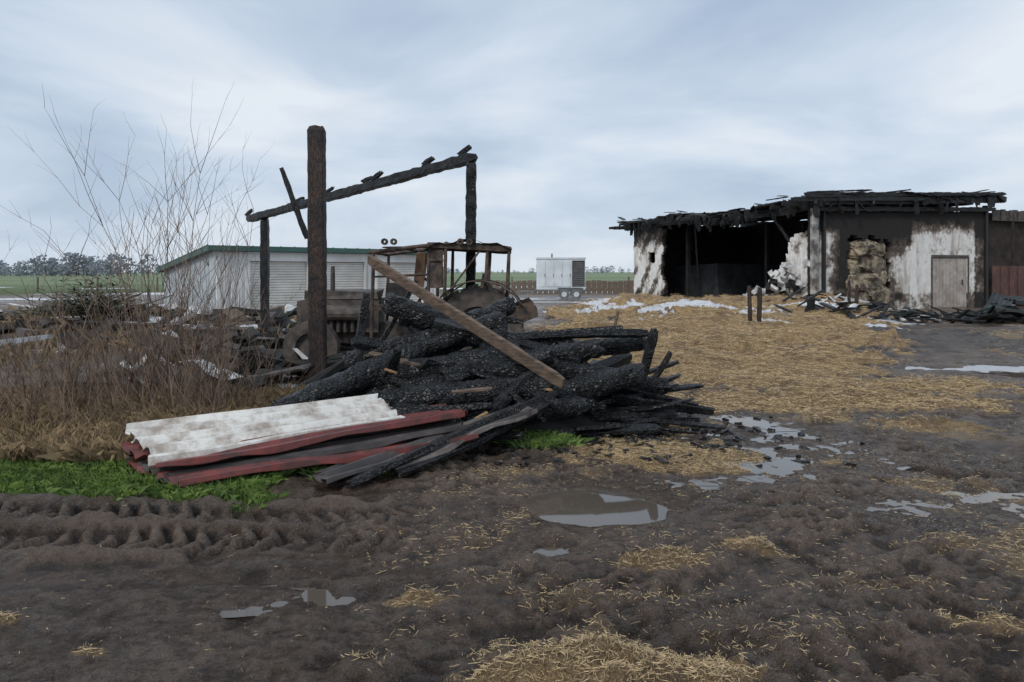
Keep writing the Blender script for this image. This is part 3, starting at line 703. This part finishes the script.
def lump(c,r,mi=0):
    N,M=20,13; vs=[]; sd=random.randint(0,999); tl=Matrix.Rotation(random.gauss(0,.22),3,'Y')
    for i in range(M+1):
        for k in range(N):
            th=math.pi*i/M; ph=2*math.pi*k/N; s=lambda v:math.copysign(abs(v)**.65,v)
            f=1+.5*(float(vn(math.cos(ph)*2+c[0],i*.6+math.sin(ph)*2,sd))-.5)+.25*(float(vn(math.cos(ph)*6+c[0],i*1.3+math.sin(ph)*6,sd))-.5)
            p=Vector((r[0]*s(math.sin(th))*s(math.cos(ph)),r[1]*s(math.sin(th))*s(math.sin(ph)),r[2]*s(math.cos(th))))*f
            vs.append(Vector(c)+Matrix.Rotation(.36,3,'Z')@(tl@p))
    mb.add(vs,[(i*N+k,i*N+(k+1)%N,(i+1)*N+(k+1)%N,(i+1)*N+k) for i in range(M) for k in range(N)],mi)
for RR,zz,rx,rz in((2.5,.55,.6,.42),(3.8,.6,.75,.45),(3.0,1.2,.9,.42),(4.05,1.4,.45,.5),(2.4,1.9,.45,.42),(3.4,2.1,.8,.5),(2.8,2.75,.7,.35),(3.9,2.7,.5,.35),(2.2,1.2,.4,.4)):
    lump(BP(.3+random.uniform(-.15,.2),RR,zz),(rx,.45,rz))
flush('straw_bales',mb,[paint('bale_sooty',(.46,.38,.27),(.04,.033,.028),1.0,.9,2)],bn)
mb=MB()
for k in range(110):
    L=random.uniform(.2,5); z=random.uniform(.4,1)*max(.2,2.3-.55*L); R=random.uniform(-1.2,.6)
    mb.box(BP(L,R,z),(random.uniform(.15,.4),random.uniform(.15,.4),random.uniform(.12,.3)),Matrix.Rotation(random.uniform(0,3),3,(random.random(),random.random(),1)),random.choice([0,0,1]),j=.05)
flush('wall_rubble',mb,[GAL,BLK],bn)

# ---------------------------------------------------------------- generator trailer
ge=empty('generator_trailer',(3,46,0))
mb=MB(); Rg=Matrix.Rotation(-.06,3,'Z'); gx,gy=3.05,46.3
GW=paint('generator_white',(.70,.75,.79),(.45,.47,.5),.25,.4); GD=simple('generator_grille',(.10,.105,.11),(.18,.185,.19),4)
def gb(x0,x1,y0,y1,z0,z1,mi): mb.box(Vector((gx,gy,0))+Rg@Vector(((x0+x1)/2,(y0+y1)/2,(z0+z1)/2)),(x1-x0,y1-y0,z1-z0),Rg,mi)
gb(-1.5,1.5,-.7,.7,.62,2.5,0); gb(-1.54,1.54,-.74,.74,2.5,2.6,0); gb(-1.6,1.6,-.74,.74,.5,.62,1)
for k in range(4): gb(-1.42+k*.52,-.95+k*.52,-.73,-.7,.8,2.35,0); gb(-1.0+k*.52,-.97+k*.52,-.75,-.73,1.4,1.6,1)
for k in range(12): gb(.75,1.42,-.74,-.69,.85+k*.125,.92+k*.125,1)
gb(.70,1.46,-.72,-.70,.8,2.4,2)
for k in range(10): gb(-1.53,-1.49,-.5,.5,.9+k*.13,.96+k*.13,1)
gb(-2.7,-1.5,-.05,.05,.45,.55,1); gb(-2.7,-2.62,-.06,.06,0,.6,1); gb(1.5,1.56,-.6,.6,.5,.66,1)
gb(-.6,-.5,-.2,-.1,2.6,2.85,1)
for x in(.2,.95):
    for yy in(-.72,.72): c=Vector((gx,gy,0))+Rg@Vector((x,yy,.34)); mb.cyl(c,Rg@Vector((0,1,0)),.34,.2,1,20,.17); mb.cyl(c,Rg@Vector((0,1,0)),.18,.14,0,16,.03)
    gb(x-.4,x+.4,-.84,-.6,.70,.74,1)
flush('generator_body',mb,[GW,GD,BLK],ge)

# ---------------------------------------------------------------- fences, stakes
def stake(x,y,h,w,lean=0,mat=CHB):
    mb=MB(); z=hz(x,y); mb.beam((x,y,z-.1),(x+lean,y,z+h),w,j=.12,up=(0,1,0),rnd=True); flush('wooden_stake',mb,[mat])
stake(6.60,20.5,1.0,.12,-.03); stake(6.88,20.6,.95,.13,.02); stake(12.3,27,1.0,.12); stake(12.65,27.2,.9,.13,.03); stake(1.9,14.5,.75,.06,.18,PLANK)
mb=MB()
for k in range(34):
    x=-2+k*.42+.02; mb.box((x,58,.5+.05*math.sin(k)),(.36,.05,1.0),None,0,.02)
for z in(.35,.8): mb.box((5,58.06,z),(15,.05,.1),None,0)
flush('board_fence',mb,[simple('brown_boards',(.12,.085,.07),(.20,.145,.115))])
mb=MB()
for k in range(16):
    x=-60+k*5.; y=62+.1*k; mb.beam((x,y,-.1),(x,y,1.3),.12,j=.1,up=(0,1,0))
for z in(.5,.95,1.2): mb.rod((-60,62,z),(15,63.5,z),.02)
flush('wire_fence',mb,[PLANK])

# charred scraps by the barn
mb=MB()
for (cx,cy,n_,sp_) in((10.9,24.5,26,.8),(13.5,26.5,30,.8),(16.6,25.5,90,1.5),(12.2,28.6,20,.8)):
    P=[(random.gauss(cx,sp_),random.gauss(cy,sp_*.5)) for _ in range(n_)]; A=np.array(P)
    for (x,y),z in zip(P,H(A[:,0],A[:,1])):
        z+=random.uniform(0,.3); a=random.uniform(0,3.14); t=random.gauss(0,.35); L=random.uniform(.3,1.4)
        d=Vector((math.cos(a)*math.cos(t),math.sin(a)*math.cos(t),math.sin(t)))*L/2; mb.beam(Vector((x,y,z))-d,Vector((x,y,z))+d,random.uniform(.05,.3),.05,j=.2,mi=0 if random.random()<.85 else 1)
flush('charred_scraps',mb,[CH,GAL])
for (cx,cy,cz,L,w,az,ti) in((16.3,25.2,.25,2.4,.7,.3,.15),(17.3,24.6,.3,2.2,.7,-.35,-.15),(17.0,26,.5,2.2,.6,.8,.3),(13.6,26.2,.2,1.2,.4,.1,.2),(18,25.4,.5,2.4,.6,.2,-.3)):
    d=Vector((math.cos(az)*L/2,math.sin(az)*L/2,math.sin(ti)*L/2)); e=Vector((-math.sin(az)*w/2,math.cos(az)*w/2,.1)); c=Vector((cx,cy,cz))
    sheet(c-d-e,c-d+e,c+d+e,c+d-e,GRN,'crumpled_metal_sheet',wave=.14,lip=.1)

# ---------------------------------------------------------------- shrubs
def twigs(mb,p,d,L,r,depth):
    seg=5 if depth>1 else 3; P=Vector(p); D=Vector(d).normalized(); pts=[P.copy()]; 
    for k in range(seg):
        D=(D+Vector([random.gauss(0,.11) for _ in range(3)])+Vector((0,0,.04))).normalized(); P=P+D*L/seg; pts.append(P.copy())
    vs=[]
    for k,q in enumerate(pts):
        rr=r*(1-.7*k/seg)
        for t in range(3): vs.append(q+Vector((math.cos(t*2.094)*rr,math.sin(t*2.094)*rr,0)))
    mb.add(vs,[(k*3+t,k*3+(t+1)%3,(k+1)*3+(t+1)%3,(k+1)*3+t) for k in range(seg) for t in range(3)])
    if depth>0:
        for _ in range(random.randint(5,8) if depth>1 else random.randint(2,4)):
            k=random.randint(1,seg); q=pts[k]; a=random.uniform(0,6.28); sp_=random.uniform(.35,.9)
            dd=(D+Vector((math.cos(a)*sp_,math.sin(a)*sp_,random.uniform(-.2,.25)))).normalized()
            twigs(mb,q,dd,L*random.uniform(.25,.42),r*.5,depth-1)
SH=[(-4.0,8.8,44,2.0,.9,0,.45),(-4.0,8.8,15,2.95,.5,15,.13),(-4.75,9.1,34,1.7,.9,0,.45),(-4.8,9.2,8,2.3,.6,8,.16),(-5.6,9.3,30,1.5,.9,0,.45),(-3.4,8.3,28,1.35,.5,0,.5),(-6.4,9.6,22,1.4,.8,0,.4),(-4.4,8.0,26,1.05,.8,0,.55),(-5.3,8.2,22,.95,.7,0,.55),(-3.5,8.7,18,1.8,.4,3,.35)]
for (cx,cy,nst,hh,sp_,tall,lean) in SH:
    mb=MB()
    for k in range(nst):
        x=random.gauss(cx,sp_*.4); y=random.gauss(cy,.35); a=random.uniform(0,6.28); ln=abs(random.gauss(.0,lean))+.02
        h=hh*(random.uniform(.4,1) if k>=tall else random.uniform(.72,1.03))
        twigs(mb,(x,y,-.05),(math.cos(a)*ln,math.sin(a)*ln,1),h,.006+.003*h/3,2 if h>.6 else 1)
    flush('bare_shrub',mb,[TWIG])
mb=MB()
for k in range(380):
    x=random.uniform(-6.4,-2.9); y=random.uniform(7.3,9.8); a=random.uniform(0,6.28); twigs(mb,(x,y,-.03),(math.cos(a)*random.uniform(.2,2.2),math.sin(a)*.9,1),random.uniform(.4,.95),.0045,1)
flush('dead_brambles',mb,[TWIG])
mb=MB()
for k in range(2600):
    t=random.gauss(0,1); x=-11.3+t*.8; y=20+random.gauss(0,.5); z=.55+abs(random.gauss(0,.36))*math.exp(-t*t*.35)*1.2
    a=random.uniform(0,6.28); L=random.uniform(.08,.28); d=Vector((math.cos(a),math.sin(a),random.uniform(-.3,.5)))*L; e=Vector((-math.sin(a),math.cos(a),.2))*.03
    p=Vector((x,y,z)); mb.add([p-e,p+d-e*.3,p+d+e*.3,p+e],[(0,1,2,3)])
for k in range(40):
    a=random.uniform(0,6.28); p=Vector((-11.3+random.gauss(0,.6),20,random.uniform(.3,.9))); mb.beam(p,p+Vector((math.cos(a),math.sin(a)*.4,.35)),.03,j=0,seg=2)
flush('conifer_branch_heap',mb,[CON])

# ---------------------------------------------------------------- distant trees
TF=simple('distant_foliage_hazed',(.16,.19,.22),(.24,.275,.30),.2,.9,b=0)  # distance haze put into the foliage colour as blue-grey
def treeline(name,x0,x1,y0,N,hm,flat=False):
    Vv=[]
    for k in range(N):
        x=random.uniform(x0,x1); y=y0+random.uniform(-15,15); h=hm*random.uniform(.5,1.1)*(.6+.8*float(vn(x/25,0,3)))
        w=h*random.uniform(.35,.55)
        Vv.append([(x-.2,y,0),(x+.2,y,0),(x+.1,y,h*.6),(x-.1,y,h*.6)])
        for m in range(50):
            th=random.uniform(0,6.28); rr=random.random()**.5; zc=random.uniform(.1,1); wr=w*math.sin(math.pi*min(1,max(.08,(zc-.0)/1.05)))**.6
            cx,cy,cz=x+math.cos(th)*rr*wr,y+math.sin(th)*rr*wr,zc*h; s=h*random.uniform(.04,.1)
            a=random.uniform(0,3.14)
            Vv.append([(cx-s*math.cos(a),cy-s*math.sin(a),cz-s*.6),(cx+s*math.cos(a),cy+s*math.sin(a),cz-s*.4),(cx+s*.7*math.cos(a),cy+s,cz+s*.7),(cx-s*.8*math.cos(a),cy,cz+s*.6)])
    V=np.array(Vv).reshape(-1,3); quads(name,V,np.arange(len(V)).reshape(-1,4),TF)
treeline('distant_tree_line',-270,-150,300,150,7)
treeline('distant_tree_line',-260,600,900,300,7)

# ---------------------------------------------------------------- world, sun, camera
w=bpy.data.worlds.new('World'); S.world=w; w.use_nodes=True; t=w.node_tree; nd=t.nodes; bg=nd['Background']
sky=nd.new('ShaderNodeTexSky'); sky.sky_type='NISHITA'; sky.sun_disc=False; sky.sun_elevation=math.radians(38); sky.sun_rotation=math.radians(215)
tc=nd.new('ShaderNodeTexCoord'); sx=nd.new('ShaderNodeSeparateXYZ'); t.links.new(tc.outputs['Generated'],sx.inputs[0])
def M(op,a,b=0,cl=False):
    o=nd.new('ShaderNodeMath'); o.operation=op; o.use_clamp=cl
    for k,v in((0,a),(1,b)):
        if isinstance(v,(int,float)): o.inputs[k].default_value=v
        else: t.links.new(v,o.inputs[k])
    return o.outputs[0]
den=M('ADD',M('MAXIMUM',sx.outputs[2],0),.22); cb=nd.new('ShaderNodeCombineXYZ')
t.links.new(M('DIVIDE',sx.outputs[0],den),cb.inputs[0]); t.links.new(M('DIVIDE',sx.outputs[1],den),cb.inputs[1]); cb.inputs[2].default_value=6.1
no=nd.new('ShaderNodeTexNoise'); no.inputs['Scale'].default_value=1.1; no.inputs['Detail'].default_value=7; no.inputs['Roughness'].default_value=.5; no.inputs['Distortion'].default_value=.35
t.links.new(cb.outputs[0],no.inputs['Vector'])
rp=nd.new('ShaderNodeValToRGB'); e=rp.color_ramp.elements
e[0].position=.34; e[0].color=(.38,.48,.625,1); e[1].position=.66; e[1].color=(.74,.79,.85,1)
m_=e.new(.5); m_.color=(.54,.63,.745,1)
t.links.new(no.outputs['Fac'],rp.inputs[0])
hzr=nd.new('ShaderNodeMix'); hzr.data_type='RGBA'; hf=M('POWER',M('SUBTRACT',1,M('MAXIMUM',sx.outputs[2],0)),9,True)
t.links.new(M('MULTIPLY',hf,.55),hzr.inputs[0]); t.links.new(rp.outputs[0],hzr.inputs[6]); hzr.inputs[7].default_value=(.61,.685,.775,1)
sc_=nd.new('ShaderNodeVectorMath'); sc_.operation='SCALE'; sc_.inputs['Scale'].default_value=11.0; t.links.new(hzr.outputs[2],sc_.inputs[0])
mx=nd.new('ShaderNodeMix'); mx.data_type='RGBA'; mx.inputs[0].default_value=.93; t.links.new(sky.outputs[0],mx.inputs[6]); t.links.new(sc_.outputs[0],mx.inputs[7])
t.links.new(mx.outputs[2],bg.inputs['Color']); bg.inputs['Strength'].default_value=.1
sun=bpy.data.lights.new('sun','SUN'); sun.energy=1.5; sun.angle=math.radians(12); sun.color=(1,.95,.88)
so=bpy.data.objects.new('sun',sun); so.rotation_euler=(math.radians(52),0,math.radians(-35)); S.collection.objects.link(so)
cam=bpy.data.cameras.new('camera'); cam.sensor_width=36; cam.lens=740/1024*36; cam.shift_y=-69/1024; cam.clip_end=8000; cam.clip_start=.05
cobj=bpy.data.objects.new('camera',cam); cobj.location=(0,0,1.7); cobj.rotation_euler=(math.radians(90),0,0); S.collection.objects.link(cobj); S.camera=cobj
